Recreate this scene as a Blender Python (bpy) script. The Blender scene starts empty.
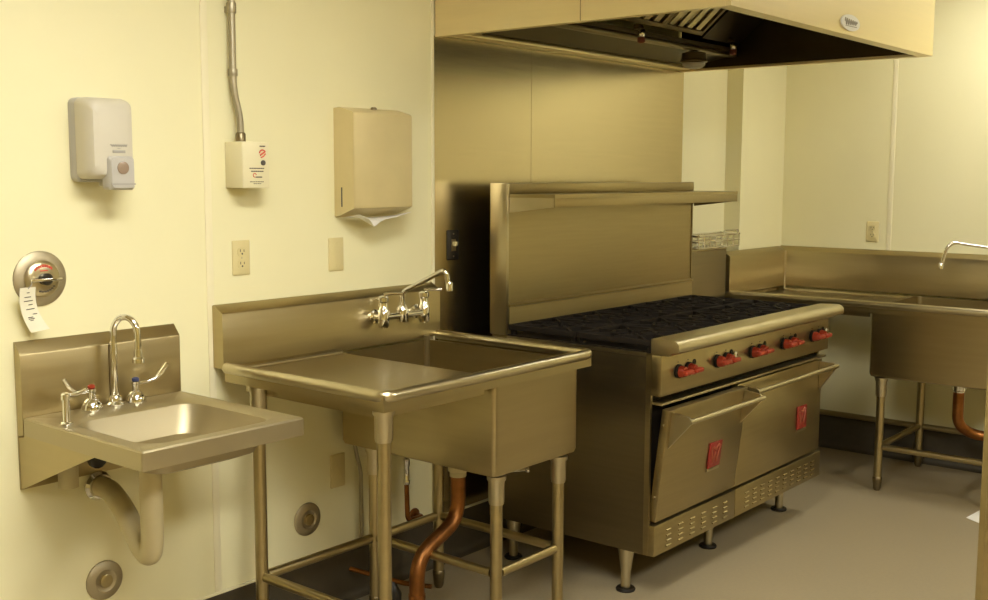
import bpy, bmesh, math, random
from mathutils import Vector, Matrix
random.seed(7)
S = bpy.context.scene
COL = S.collection
PI = math.pi

# ------------------------------------------------------------------ materials
def soft(m, v):
    m.node_tree.nodes['Principled BSDF'].inputs['Specular IOR Level'].default_value = v

def nodes(name):
    m = bpy.data.materials.new(name); m.use_nodes = True
    nt = m.node_tree
    b = nt.nodes['Principled BSDF']
    return m, nt, b

def mat(name, col, rough=.5, metal=0., var=0., scale=12., bump=0., bscale=60., stretch=(1, 1, 1), rvar=0., emit=None, coat=0.):
    m, nt, b = nodes(name)
    b.inputs['Base Color'].default_value = (*col, 1)
    b.inputs['Roughness'].default_value = rough
    b.inputs['Metallic'].default_value = metal
    if coat:
        b.inputs['Coat Weight'].default_value = coat
    tc = nt.nodes.new('ShaderNodeTexCoord')
    mp = nt.nodes.new('ShaderNodeMapping'); mp.inputs['Scale'].default_value = stretch
    nt.links.new(tc.outputs['Object'], mp.inputs['Vector'])
    nz = nt.nodes.new('ShaderNodeTexNoise'); nz.inputs['Scale'].default_value = scale
    nz.inputs['Detail'].default_value = 4
    nt.links.new(mp.outputs['Vector'], nz.inputs['Vector'])
    rp = nt.nodes.new('ShaderNodeMapRange')
    rp.inputs['From Min'].default_value = .3; rp.inputs['From Max'].default_value = .7
    nt.links.new(nz.outputs['Fac'], rp.inputs['Value'])
    mx = nt.nodes.new('ShaderNodeMix'); mx.data_type = 'RGBA'
    mx.inputs[6].default_value = (*[max(0, c * (1 - var)) for c in col], 1)
    mx.inputs[7].default_value = (*[min(1, c * (1 + var)) for c in col], 1)
    nt.links.new(rp.outputs['Result'], mx.inputs['Factor'])
    nt.links.new(mx.outputs[2], b.inputs['Base Color'])
    if rvar:
        r2 = nt.nodes.new('ShaderNodeMapRange')
        r2.inputs['From Min'].default_value = .3; r2.inputs['From Max'].default_value = .7
        r2.inputs['To Min'].default_value = max(.02, rough - rvar); r2.inputs['To Max'].default_value = min(1, rough + rvar)
        nt.links.new(nz.outputs['Fac'], r2.inputs['Value'])
        nt.links.new(r2.outputs['Result'], b.inputs['Roughness'])
    if bump:
        nb = nt.nodes.new('ShaderNodeTexNoise'); nb.inputs['Scale'].default_value = bscale
        nt.links.new(mp.outputs['Vector'], nb.inputs['Vector'])
        bp = nt.nodes.new('ShaderNodeBump'); bp.inputs['Strength'].default_value = bump
        bp.inputs['Distance'].default_value = .002
        nt.links.new(nb.outputs['Fac'], bp.inputs['Height'])
        nt.links.new(bp.outputs['Normal'], b.inputs['Normal'])
    if emit:
        b.inputs['Emission Color'].default_value = (*emit[0], 1)
        b.inputs['Emission Strength'].default_value = emit[1]
    return m

LAMP = (1.0, .985, .88)
LAMP_STRENGTH = 9.0
M = dict(
    wall=mat('cream_wall_panel', (.815, .768, .50), .42, var=.015, scale=3, bump=.05, bscale=90),
    wall_far=mat('bounce_tint_wall', (.46, .355, .12), .6, var=.02, scale=3),  # unseen walls, ochre chosen to yellow and dim the light they bounce
    trim=mat('cream_trim', (.84, .78, .55), .38, var=.01),
    ceil=mat('ceiling_tile', (.80, .73, .50), .9, var=.03, scale=60),
    floor=mat('grey_floor', (.335, .275, .175), .42, var=.07, scale=70, rvar=.05),
    base=mat('dark_cove_base', (.060, .048, .030), .5, var=.08, scale=30),
    steel=mat('brushed_steel', (.44, .365, .205), .32, 1., var=.04, scale=3, stretch=(1, 1, 12), rvar=.03),
    steel_soft=mat('satin_basin_steel', (.45, .39, .26), .46, 1., var=.03, scale=4, rvar=.03),
    cover=mat('dull_round_cover', (.46, .40, .28), .5, .9, var=.06, scale=20),
    steel_smooth=mat('satin_steel_sheet', (.60, .52, .335), .24, 1., var=.03, scale=3, stretch=(1, 1, 20), rvar=.02),
    steel_bright=mat('bright_steel', (.56, .495, .335), .30, 1., var=.04, scale=8),
    steel_dark=mat('dull_steel', (.24, .195, .115), .38, 1., var=.05, scale=3, stretch=(1, 1, 20), rvar=.04),
    steel_range=mat('range_steel', (.40, .328, .178), .34, 1., var=.05, scale=3, stretch=(1, 1, 24), rvar=.04),
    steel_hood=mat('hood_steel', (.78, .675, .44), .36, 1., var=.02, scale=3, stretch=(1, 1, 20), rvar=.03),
    hood_in=mat('shaded_hood_steel', (.065, .05, .03), .42, 1., var=.12, scale=8),  # hood steel with the canopy's inner shade put into its colour
    chrome=mat('chrome', (.78, .77, .75), .09, 1., var=.02),
    galv=mat('galvanised_conduit', (.40, .36, .26), .45, .8, var=.08, scale=20),
    iron=mat('black_cast_iron', (.013, .009, .006), .7, .0, var=.35, scale=25, bump=.25, bscale=160),
    black=mat('black_enamel', (.014, .010, .006), .5, var=.2),
    rubber=mat('black_plastic', (.016, .012, .008), .4),
    red=mat('red_plastic', (.30, .030, .009), .4, var=.08),
    redplate=mat('red_enamel_plate', (.25, .018, .012), .35, var=.15, scale=40),
    pink=mat('pale_red_mark', (.32, .085, .04), .4),
    white=mat('white_plastic', (.58, .54, .45), .38, var=.02),
    grey=mat('warm_grey_plastic', (.46, .44, .41), .4, var=.02),
    greyd=mat('mid_grey_plastic', (.36, .34, .31), .45),
    window=mat('amber_window', (.30, .22, .16), .2),
    ivory=mat('ivory_plastic', (.66, .57, .30), .4, var=.02),
    ivoryb=mat('cream_box_enamel', (.76, .70, .47), .42, var=.02),
    ink=mat('dark_print', (.10, .085, .07), .7),
    inkg=mat('grey_print', (.33, .31, .28), .7),
    inkr=mat('red_print', (.62, .10, .06), .6),
    paper=mat('white_paper', (.84, .82, .77), .8, var=.02),
    tag=mat('cream_paper_tag', (.82, .79, .64), .8, var=.03),
    beige=mat('beige_enamel_steel', (.64, .535, .285), .4, .1, var=.06, scale=5, rvar=.04),
    pvc=mat('white_trap_cover', (.60, .53, .33), .5, var=.04),
    copper=mat('aged_copper', (.30, .125, .04), .42, 1., var=.4, scale=14),
    lamp=mat('lamp_diffuser', (.9, .9, .86), .5, emit=(LAMP, LAMP_STRENGTH)),
    frame=mat('white_lamp_frame', (.8, .8, .78), .5),
    blue=mat('blue_plastic', (.05, .07, .22), .35),
    glassy=mat('frosted_lamp_glass', (.45, .43, .38), .25, var=.03),
    brownred=mat('rust_red_cap', (.16, .035, .018), .5),
)

soft(M['iron'], .2); soft(M['black'], .2)

# ------------------------------------------------------------------ mesh helpers
ORG = {}
def root_org(o):
    while o.parent: o = o.parent
    return Vector(ORG.get(o.name, (0, 0, 0)))

class MB:
    def __init__(s): s.bm = bmesh.new()
    def _face(s, vs):
        try: return s.bm.faces.new(vs)
        except ValueError: return None
    def box(s, x0, x1, y0, y1, z0, z1, bev=0, seg=2, xf=None):
        if x0 > x1: x0, x1 = x1, x0
        if y0 > y1: y0, y1 = y1, y0
        if z0 > z1: z0, z1 = z1, z0
        r = bmesh.ops.create_cube(s.bm, size=1)
        vs = r['verts']
        for v in vs:
            v.co = Vector(((x0 + x1) / 2 + v.co.x * (x1 - x0), (y0 + y1) / 2 + v.co.y * (y1 - y0), (z0 + z1) / 2 + v.co.z * (z1 - z0)))
        if bev:
            es = list({e for v in vs for e in v.link_edges})
            r = bmesh.ops.bevel(s.bm, geom=es, offset=bev, segments=seg, profile=.5, affect='EDGES')
            vs = list({v for f in r['faces'] for v in f.verts} | {v for v in vs if v.is_valid})
        if xf:
            for v in vs: v.co = xf(v.co)
        return s
    def prism(s, poly, ext, xf=None):
        ext = Vector(ext)
        a = [s.bm.verts.new(Vector(p)) for p in poly]
        b = [s.bm.verts.new(Vector(p) + ext) for p in poly]
        n = len(a)
        s._face(a); s._face(b[::-1])
        for i in range(n): s._face([a[i], b[i], b[(i + 1) % n], a[(i + 1) % n]])
        if xf:
            for v in a + b: v.co = xf(v.co)
        return s
    def tube(s, path, r, seg=12, cap=True, xf=None):
        P = [Vector(p) for p in path]; n = len(P)
        R = r if isinstance(r, (list, tuple)) else [r] * n
        T = []
        for i in range(n):
            a = P[i] - P[i - 1] if i > 0 else P[1] - P[0]
            b = P[i + 1] - P[i] if i < n - 1 else P[-1] - P[-2]
            a = a.normalized() if a.length > 1e-9 else b.normalized(); b = b.normalized() if b.length > 1e-9 else a
            T.append((a + b).normalized() if (a + b).length > 1e-6 else a)
        up = Vector((0, 0, 1)) if abs(T[0].z) < .9 else Vector((1, 0, 0))
        N = (up - T[0] * up.dot(T[0])).normalized()
        rings = []
        for i in range(n):
            if i: 
                N = N - T[i] * N.dot(T[i])
                N = N.normalized()
            B = T[i].cross(N)
            ring = []
            for k in range(seg):
                a = 2 * PI * k / seg
                co = P[i] + (N * math.cos(a) + B * math.sin(a)) * R[i]
                ring.append(s.bm.verts.new(xf(co) if xf else co))
            rings.append(ring)
        for i in range(n - 1):
            for k in range(seg):
                s._face([rings[i][k], rings[i][(k + 1) % seg], rings[i + 1][(k + 1) % seg], rings[i + 1][k]])
        if cap:
            s._face(rings[0][::-1]); s._face(rings[-1])
        return s
    def cyl(s, a, b, r, r2=None, seg=20, xf=None):
        return s.tube([a, b], [r, r if r2 is None else r2], seg, xf=xf)
    def lathe(s, prof, c, axis=(0, 0, 1), seg=24, xf=None):
        ax = Vector(axis).normalized(); c = Vector(c)
        return s.tube([c + ax * h + ax * 1e-5 * i for i, (r, h) in enumerate(prof)], [max(r, 1e-4) for r, h in prof], seg, xf=xf) if False else s._lathe(prof, c, ax, seg, xf)
    def _lathe(s, prof, c, ax, seg, xf):
        up = Vector((0, 0, 1)) if abs(ax.z) < .9 else Vector((1, 0, 0))
        N = (up - ax * up.dot(ax)).normalized(); B = ax.cross(N)
        rings = []
        for r, h in prof:
            ring = []
            for k in range(seg):
                a = 2 * PI * k / seg
                co = c + ax * h + (N * math.cos(a) + B * math.sin(a)) * max(r, 1e-4)
                ring.append(s.bm.verts.new(xf(co) if xf else co))
            rings.append(ring)
        for i in range(len(rings) - 1):
            for k in range(seg):
                s._face([rings[i][k], rings[i][(k + 1) % seg], rings[i + 1][(k + 1) % seg], rings[i + 1][k]])
        s._face(rings[0][::-1]); s._face(rings[-1])
        return s
    def loops(s, L, close_last=True, close_first=False):
        rings = [[s.bm.verts.new(Vector(p)) for p in l] for l in L]
        n = len(rings[0])
        for i in range(len(rings) - 1):
            for k in range(n):
                s._face([rings[i][k], rings[i][(k + 1) % n], rings[i + 1][(k + 1) % n], rings[i + 1][k]])
        if close_last: s._face(rings[-1])
        if close_first: s._face(rings[0][::-1])
        return s
    def build(s, name, m, parent=None, org=None, sharp=38):
        bm = s.bm
        bmesh.ops.remove_doubles(bm, verts=bm.verts, dist=1e-6)
        bmesh.ops.recalc_face_normals(bm, faces=bm.faces)
        if parent is not None: off = root_org(parent)
        else: off = Vector(org or (0, 0, 0))
        for v in bm.verts: v.co -= off
        for f in bm.faces: f.smooth = True
        for e in bm.edges:
            if len(e.link_faces) == 2:
                if e.calc_face_angle(0) > math.radians(sharp): e.smooth = False
            else: e.smooth = False
        me = bpy.data.meshes.new(name); bm.to_mesh(me); bm.free()
        me.materials.append(M[m] if isinstance(m, str) else m)
        o = bpy.data.objects.new(name, me); COL.objects.link(o)
        if parent is not None: o.parent = parent
        else:
            o.location = off; ORG[o.name] = tuple(off)
        return o

def thing(name, label, cat, loc=(0, 0, 0), group=None):
    o = bpy.data.objects.new(name, None); COL.objects.link(o)
    o.empty_display_size = .1
    o.location = loc; ORG[o.name] = tuple(loc)
    o['label'] = label; o['category'] = cat
    if group: o['group'] = group
    return o
def tag(o, label, cat, group=None):
    o['label'] = label; o['category'] = cat
    if group: o['group'] = group
    return o
def struct(o):
    o['kind'] = 'structure'; return o
def lab(o, t):
    o['label'] = t; return o

def rrect(cx, cy, hx, hy, r, z, k=6):
    pts = []
    for (sx, sy, a0) in ((1, 1, 0), (-1, 1, PI / 2), (-1, -1, PI), (1, -1, 1.5 * PI)):
        ox, oy = cx + sx * (hx - r), cy + sy * (hy - r)
        for i in range(k + 1):
            a = a0 + PI / 2 * i / k
            pts.append((ox + r * math.cos(a), oy + r * math.sin(a), z))
    return pts
def fillet(path, r, k=6):
    """round the inner corners of a 3D polyline"""
    P = [Vector(p) for p in path]; out = [P[0]]
    for i in range(1, len(P) - 1):
        a = (P[i - 1] - P[i]); b = (P[i + 1] - P[i])
        rr = min(r, a.length * .49, b.length * .49)
        p0 = P[i] + a.normalized() * rr; p1 = P[i] + b.normalized() * rr
        for j in range(k + 1):
            t = j / k
            out.append(p0 * (1 - t) ** 2 + P[i] * 2 * t * (1 - t) + p1 * t * t)
    out.append(P[-1]); return out

# ------------------------------------------------------------------ the room
XL, XR, YF, ZC = -3.4, 4.412, -5.2, 2.75
CHX, CHY = 3.873, -.097
struct(MB().box(XL, XR, YF, 0, -.05, 0).build('floor', 'floor'))
struct(MB().box(XL - .1, XR + .1, YF - .1, .1, ZC, ZC + .05).build('ceiling', 'ceil'))
struct(MB().box(XL - .1, XR + .1, 0, .1, -.05, ZC).build('wall_back', 'wall'))
struct(MB().box(XR, XR + .1, YF, 0, -.05, ZC).build('wall_right', 'wall'))
struct(MB().box(XL - .1, XL, YF, 0, -.05, ZC).build('wall_left', 'wall_far'))
struct(MB().box(XL - .1, XR + .1, YF - .1, YF, -.05, ZC).build('wall_front', 'wall_far'))
struct(MB().box(CHX, XR, CHY, 0, 0, ZC).build('wall_chase', 'wall'))
def coved(pts_dir):
    return pts_dir
def cove(name, p0, p1, n):
    """dark cove base running p0->p1, n points into the room"""
    p0 = Vector(p0); p1 = Vector(p1); n = Vector(n)
    H = .19
    prof = [(0, 0), (.035, 0), (.02, .006), (.011, .018), (.008, .04), (.008, H), (0, H)]
    poly = [p0 + n * a + Vector((0, 0, b)) for a, b in prof]
    o = MB().prism(poly, p1 - p0).build(name, 'base')
    return struct(o)
cove('baseboard_back', (XL, 0, 0), (CHX, 0, 0), (0, -1, 0))
cove('baseboard_chase', (CHX, CHY, 0), (XR, CHY, 0), (0, -1, 0))
cove('baseboard_right', (XR, CHY, 0), (XR, YF, 0), (-1, 0, 0))
struct(MB().box(XL, CHX, -.0095, 0, .19, .199, .002).build('trim_1', 'trim'))
struct(MB().box(.411, .437, -.004, 0, .199, ZC, .0015).build('trim_2', 'trim'))
struct(MB().box(XR - .004, XR, -.75, -.724, .19, ZC, .0015).build('trim_3', 'trim'))
struct(MB().box(1.468, 1.4815, -.008, 0, .199, ZC, .002).build('trim_4', 'trim'))

# ceiling lights (out of frame, they light the room)
def troffer(x, y, label, dx=.6, dy=.3):
    t = thing('ceiling_light', label, 'ceiling light', (x, y, ZC), 'ceiling lights')
    mb = MB()
    for a in (-1, 1):
        mb.box(x + a * dx - .02, x + a * dx + .02, y - dy - .02, y + dy + .02, ZC - .03, ZC)
        mb.box(x - dx + .02, x + dx - .02, y + a * dy - .02, y + a * dy + .02, ZC - .03, ZC)
    mb.build('frame', 'frame', t)
    MB().box(x - dx + .021, x + dx - .021, y - dy + .021, y + dy - .021, ZC - .02, ZC - .001).build('diffuser', 'lamp', t)
troffer(-.35, -1.75, 'flat white ceiling light nearest the wall with the soap dispenser', .66, .28)
troffer(-1.2, -3.7, 'flat white ceiling light over the open floor behind the camera')
troffer(3.72, -1.55, 'flat white ceiling light nearest the right wall', .17, .33)
troffer(2.0, -3.9, 'flat white ceiling light far out in front of the hood')

# ------------------------------------------------------------------ steel wall cladding
for (x0, x1, lb) in ((1.483, 2.099, 'narrow stainless steel wall sheet left of the seam below the hood'), (2.101, 3.389, 'wide stainless steel wall sheet right of the seam behind the range')):
    o = MB().box(x0, x1, -.005, -.0005, .2, 2.116).build('steel_wall_sheet', 'steel_smooth', org=((x0 + x1) / 2, -.002, .2))
    tag(o, lb, 'wall sheet')

# ------------------------------------------------------------------ hood
HX0, HX1, HY, HZ = 1.483, 3.369, -1.275, 2.111
hood = thing('range_hood', 'large stainless steel canopy hood hanging above the range', 'range hood', ((HX0 + HX1) / 2, -.64, HZ))
MB().box(HX0, HX1, HY, HY + .02, HZ, ZC - .002).build('front_panel', 'steel_hood', hood)
mb = MB().box(HX0, 2.02, HY + .0205, -.0105, 0, 0)
mb = MB().box(HX0, HX0 + .02, HY + .0205, -.011, HZ, ZC - .002); mb.build('side_panel', 'steel_hood', hood)
MB().box(HX1 - .02, HX1, HY + .0205, -.011, HZ, ZC - .002).build('side_panel', 'steel_hood', hood)
# a vertical seam bead on the left flank
MB().box(HX0 - .0025, HX0, -.70, -.697, HZ + .002, ZC - .002).build('seam', 'steel_dark', hood)
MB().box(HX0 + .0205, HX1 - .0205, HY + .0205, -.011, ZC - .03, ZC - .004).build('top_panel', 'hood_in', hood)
MB().box(HX0 + .0205, HX1 - .0205, HY + .0205, HY + .023, HZ + .013, ZC - .031).build('front_shade_sheet', 'hood_in', hood)  # thin dark sheets added inside the panels as painted shade
MB().box(HX0 + .0202, HX0 + .0225, HY + .024, -.0115, HZ + .013, ZC - .031).build('side_shade_sheet', 'hood_in', hood)
MB().box(HX1 - .0225, HX1 - .0202, HY + .024, -.0115, HZ + .013, ZC - .031).build('side_shade_sheet', 'hood_in', hood)
# returned bottom lips
MB().box(HX0 + .0205, HX1 - .0205, HY + .0205, HY + .055, HZ, HZ + .012).build('front_lip', 'steel_hood', hood)
MB().box(HX0 + .0205, HX0 + .035, HY + .056, -.011, HZ, HZ + .012).build('side_lip', 'steel_hood', hood)
MB().box(HX1 - .035, HX1 - .0205, HY + .056, -.011, HZ, HZ + .012).build('side_lip', 'steel_hood', hood)
MB().box(HX0 + .0355, HX1 - .0355, -.075, -.006, HZ + .008, HZ + .026, .004).build('rear_ledge', 'steel_hood', hood)
MB().box(HX0 + .036, HX1 - .036, -.335, -.285, HZ + .055, HZ + .075, .004).box(HX0 + .036, HX1 - .036, -.335, -.327, HZ + .076, HZ + .095).build('grease_trough', 'steel_dark', hood)
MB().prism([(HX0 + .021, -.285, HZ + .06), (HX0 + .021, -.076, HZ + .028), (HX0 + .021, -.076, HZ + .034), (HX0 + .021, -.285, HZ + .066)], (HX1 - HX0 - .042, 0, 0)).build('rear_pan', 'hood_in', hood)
# badge
bx, bz = 2.425, 2.156
pts = [(bx + .088 * math.cos(a), HY - .0002, bz + .030 * math.sin(a)) for a in [2 * PI * i / 32 for i in range(32)]]
bad = MB().prism(pts, (0, -.005, 0)).build('badge', 'frame', hood); lab(bad, 'white oval maker badge with grey script')
mb = MB()
path = []
for i in range(60):
    u = i / 59
    path.append((bx - .058 + .116 * u, HY - .006, bz + .010 * math.sin(u * 2 * PI * 6.5) * (1.25 - .7 * u) + .002))
mb.tube(path, .0024, 6); mb.tube([(bx - .05, HY - .006, bz - .014), (bx + .055, HY - .006, bz - .012)], .0012, 6)
mb.build('badge_script', 'inkg', bad)
# filters: four slanted baffle filters
fy0, fz0, fy1, fz1 = -.335, 2.235, -.83, 2.66
fl = Vector((0, fy1 - fy0, fz1 - fz0)); fd = fl.normalized(); fn = Vector((0, -fd.z, fd.y)); fn = -fn if fn.z > 0 else fn
def make_filter(x0, x1):
    mb = MB(); mb2 = MB()
    def bar(m, xa, xb, l0, l1, h0, h1):
        a = Vector((0, fy0, fz0))
        p = [a + fd * l0 - fn * h0, a + fd * l1 - fn * h0, a + fd * l1 - fn * h1, a + fd * l0 - fn * h1]
        m.prism([(xa, q.y, q.z) for q in p], (xb - xa, 0, 0))
    L = fl.length
    bar(mb, x0, x0 + .022, 0, L, 0, .045); bar(mb, x1 - .022, x1, 0, L, 0, .045)
    bar(mb, x0 + .0225, x1 - .0225, 0, .022, 0, .045); bar(mb, x0 + .0225, x1 - .0225, L - .022, L, 0, .045)
    n = 4; w = (x1 - x0 - .05) / n
    for i in range(n):
        xa = x0 + .025 + i * w
        bar(mb2, xa + w * .26, xa + w * .80, .023, L - .023, .006, .016)
    bar(mb2, x0 + .0225, x1 - .0225, .023, L - .023, .030, .036)
    return mb, mb2
fw_ = .366
nm = ['leftmost of the row under the hood', 'second from the left under the hood', 'second from the right under the hood', 'rightmost of the row under the hood']
for i in range(4):
    x0 = HX0 + .024 + i * (fw_ + .002)
    t = thing('baffle_filter', 'slanted steel grease filter with baffle slats, ' + nm[i], 'hood filter', (x0 + fw_ / 2, fy0, fz0), 'grease filters in the hood')
    a, b = make_filter(x0, x0 + fw_)
    a.build('filter_frame', 'steel_dark', t); b.build('baffles', 'steel_bright', t)
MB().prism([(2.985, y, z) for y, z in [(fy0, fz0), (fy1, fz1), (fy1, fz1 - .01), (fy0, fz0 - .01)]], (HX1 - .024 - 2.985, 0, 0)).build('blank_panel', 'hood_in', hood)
# lamp in the hood
lx, ly = 2.952, -.31
t = thing('hood_lamp', 'round grey vapour-proof lamp hanging below the trough inside the hood', 'lamp', (lx, ly, 2.166))
MB().cyl((lx, ly, 2.1659), (lx, ly, 2.150), .018).build('conduit', 'hood_in', t)
MB().lathe([(.02, .05), (.056, .042), (.058, .012), (.064, .006), (.064, .0), (.03, -.004)], (lx, ly, 2.112)).build('housing', 'steel_dark', t)
MB().lathe([(.054, .0), (.052, -.010), (.042, -.020), (.02, -.025)], (lx, ly, 2.107)).build('globe', 'glassy', t)
# suppression nozzles
for (x, y, z, lb, ztop) in ((2.395, -.37, 2.150, 'small red-capped sprinkler nozzle beside the filters under the hood', None), (3.223, -.37, 2.170, 'small red-capped sprinkler nozzle at the right end of the hood', None)):
    t = thing('fire_nozzle', lb, 'sprinkler nozzle', (x, y, z), 'sprinkler nozzles under the hood')
    zt = ZC - .031
    MB().tube(fillet([(x, y, z + .03), (x, y, z + .068), (x, -.3355, z + .068)], .015, 4), .010, 10).build('pipe', 'steel_dark', t)
    MB().lathe([(.012, .055), (.016, .05), (.016, .03), (.011, .022)], (x, y, z), seg=12).build('nozzle', 'chrome', t)
    MB().lathe([(.011, .022), (.017, .018), (.017, .0), (.009, -.006)], (x, y, z), seg=12).build('cap', 'brownred', t)

# ------------------------------------------------------------------ utility sinks
def make_sink(root, W, bx0, bx1, rim, zb, zs1, zs2, yf, legx, legy, zr, end_splash=False, drop=.028):
    """local frame: wall at y=0, x along the wall, room towards -y"""
    dz = rim - drop
    sp = .057
    prof = [(0, rim - .022), (-sp, rim - .022), (-sp, zs1 - .006), (-sp + .004, zs1), (-.012, zs2 - .001), (-.004, zs2 - .004), (0, zs2 - .02)]
    MB().prism([(.0, y, z) for y, z in prof], (W, 0, 0)).build('backsplash', 'steel', root)
    if end_splash:
        # return splash along the left end
        mb = MB().prism([(x, -sp - .001, z) for x, z in [(0, rim - .022), (.05, rim - .022), (.05, zs1 - .006), (.046, zs1), (.010, zs2 - .001), (0, zs2 - .02)]], (0, yf + sp - .012, 0))
        mb.build('end_splash', 'steel', root)
        MB().tube([(.053, -sp - .002, dz + .005), (.053, -sp - .002, zs1 - .004)], .006, 8).build('corner_weld', 'steel_bright', root)
    # drainboard with turned down edges
    mb = MB()
    mb.box(.014, bx0 + .004, yf + .012, -sp - .001, dz - .012, dz)
    mb.prism([(.016, -sp - .002, dz), (.016, -sp - .02, dz), (.016, -sp - .002, dz + .016)], (bx0 - .02, 0, 0))
    mb.build('drainboard', 'steel', root)
    mb = MB()
    mb.box(.004, .014, yf + .012, -sp - .001, rim - .062, rim - .012)
    mb.box(.002, W - .01, yf - .002, yf + .010, rim - .062, rim - .012)
    mb.box(W - .012, W - .002, yf + .012, -sp - .001, rim - .055, rim - .012)
    mb.box(.05, .10, yf + .05, -sp - .05, rim - .095, dz - .0125)
    mb.box(.05, bx0 - .02, yf + .03, yf + .05, rim - .085, dz - .0125)
    mb.build('apron', 'steel', root)
    # rolled rim
    x0 = .012; x1 = W - .012
    p = fillet([(x0, -sp, rim - .018), (x0, yf, rim - .018), (x1, yf, rim - .018), (x1, -sp, rim - .018)], .035)
    MB().tube(p, .018, 14).build('rolled_rim', 'steel_bright', root)
    # bowl: open box with rounded edges
    bm = bmesh.new()
    by0, by1 = yf + .004, -sp - .004
    L = []
    cx, cy, hx, hy = (bx0 + bx1) / 2, (by0 + by1) / 2, (bx1 - bx0) / 2, (by1 - by0) / 2
    mb = MB()
    outer = [rrect(cx, cy, hx, hy, .016, rim - .03), rrect(cx, cy, hx, hy, .016, zb + .018), rrect(cx, cy, hx - .005, hy - .005, .016, zb + .005), rrect(cx, cy, hx - .018, hy - .018, .014, zb)]
    t = .006
    inner = [rrect(cx, cy, hx - .018, hy - .018, .014, zb + t), rrect(cx, cy, hx - t - .01, hy - t - .01, .03, zb + .014), rrect(cx, cy, hx - t, hy - t, .024, zb + .04), rrect(cx, cy, hx - t, hy - t, .024, rim - .03)]
    mb.loops(outer, True, False); mb.loops(inner, False, True)
    mb.loops([inner[-1], outer[0]], False)
    o = mb.build('bowl', 'steel', root)
    bm.free()
    # weld beads in the rear corners of the bowl
    MB().tube([(bx1 - .016, -sp - .016, zb + .03), (bx1 - .016, -sp - .016, rim - .012)], .012, 10).build('corner_weld', 'steel_bright', root)
    br = .012 if end_splash else .007
    MB().tube([(.07 if end_splash else .03, -sp - .02, dz + .004), (bx0 - .004, -sp - .02, dz + .004)], br, 10).build('drainboard_bead', 'steel_bright', root)
    # drain
    MB().lathe([(.045, .008), (.045, -.004), (.03, -.02), (.028, -.05)], (cx, cy, zb + .001)).build('drain', 'chrome', root)
    # legs
    def leg(x, y, top):
        o = MB().tube([(x, y, .06), (x, y, top - .02)], .0205, 16).build('leg', 'steel', root)
        MB().lathe([(.032, .0), (.032, -.012), (.027, -.02), (.0265, -.085), (.024, -.095)], (x, y, top), seg=18).build('socket', 'steel_bright', o)
        MB().lathe([(.014, .0), (.019, .012), (.0235, .055), (.0235, .065), (.02, .07)], (x, y, 0), seg=16).build('foot', 'steel_dark', o)
    la, lb_, lc = legx
    for x in legx:
        for y in legy:
            leg(x, y, (rim - .0605) if x == la else zb)
    # rails
    def rail(a, b):
        MB().tube([a, b], .016, 14).build('rail', 'steel', root)
    yr, yfr = legy
    g = .021
    rail((la + g, yr, zr), (lb_ - g, yr, zr)); rail((lb_ + g, yr, zr), (lc - g, yr, zr))
    for x in legx: rail((x, yr - g, zr), (x, yfr + g, zr))
    rail((lb_ + g, yfr, zr), (lc - g, yfr, zr))
    return root

K0 = .427
sinkA = thing('utility_sink', 'large stainless steel sink with left drainboard standing left of the range', 'sink', (0, 0, 0), 'floor standing steel sinks')
make_sink(sinkA, 1.03, .497, .952, .976, .615, 1.137, 1.161, -.785, (.036, .542, .879), (-.185, -.752), .285)
sinkA.location = (K0, 0, 0)
sinkB = thing('utility_sink', 'stainless steel sink with corner splash along the right wall behind the range', 'sink', (0, 0, 0), 'floor standing steel sinks')
make_sink(sinkB, 1.60, .826, 1.52, .962, .578, 1.15, 1.172, -.728, (.09, .885, 1.45), (-.10, -.70), .225, True, .05)
sinkB.location = (XR - .0005, CHY - .0035, 0); sinkB.rotation_euler = (0, 0, -PI / 2)

# wall faucet over the left utility sink
def wall_faucet(label, X, Z, tip, elbow, sx=1, er=.024):
    """X: list of (left, centre, right) on a splash at y=-.057 in local space"""
    f = thing('wall_faucet', label, 'faucet', (0, 0, 0))
    xl, xc, xr = X; y0 = -.0575; yb = -.105
    for x in (xl, xr):
        MB().lathe([(.027, 0), (.027, .006), (.018, .012), (.017, .05)], (x, y0, Z), (0, -1, 0), seg=18).build('flange', 'chrome', f)
    MB().tube([(xl, yb, Z), (xr, yb, Z)], .013, 14).lathe([(.02, -.024), (.022, .0), (.022, .022), (.014, .036)], (xc, yb, Z)).build('body', 'chrome', f)
    for x in (xl, xr):
        v = MB().lathe([(.017, -.038), (.021, -.028), (.021, .026), (.015, .034), (.015, .054), (.020, .060), (.020, .074), (.010, .080)], (x, yb, Z), seg=18).build('valve', 'chrome', f)
        MB().tube([(x, yb, Z + .082), (x + sx * .02, yb - .012, Z + .086), (x + sx * .065, yb - .03, Z + .084)], [.008, .0055, .0065], 10).build('lever_handle', 'chrome', v)
    pts = fillet([(xc, yb, Z + .03), (xc, yb, Z + .085), Vector(elbow), Vector(tip)], er, 6)
    MB().tube(pts, .0095, 12).build('spout', 'chrome', f)
    tp = Vector(tip)
    MB().lathe([(.0095, .028), (.0125, .022), (.0125, -.006), (.009, -.008)], tp, seg=14).build('aerator', 'chrome', f)
    return f
fA = wall_faucet('chrome two-handle wall faucet on the backsplash of the large left sink', (1.100 - K0, 1.198 - K0, 1.315 - K0), 1.062, (1.243 - K0, -.30, 1.168), (1.232 - K0, -.292, 1.240))
fA.location = (K0, 0, 0)
fB = wall_faucet('chrome wall faucet with swing spout at the right edge, over the right wall sink', (1.36, 1.45, 1.55), 1.10, (1.034, -.34, 1.115), (1.062, -.335, 1.252), er=.055)
fB.location = (XR - .0005, CHY - .0035, 0); fB.rotation_euler = (0, 0, -PI / 2)

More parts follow.
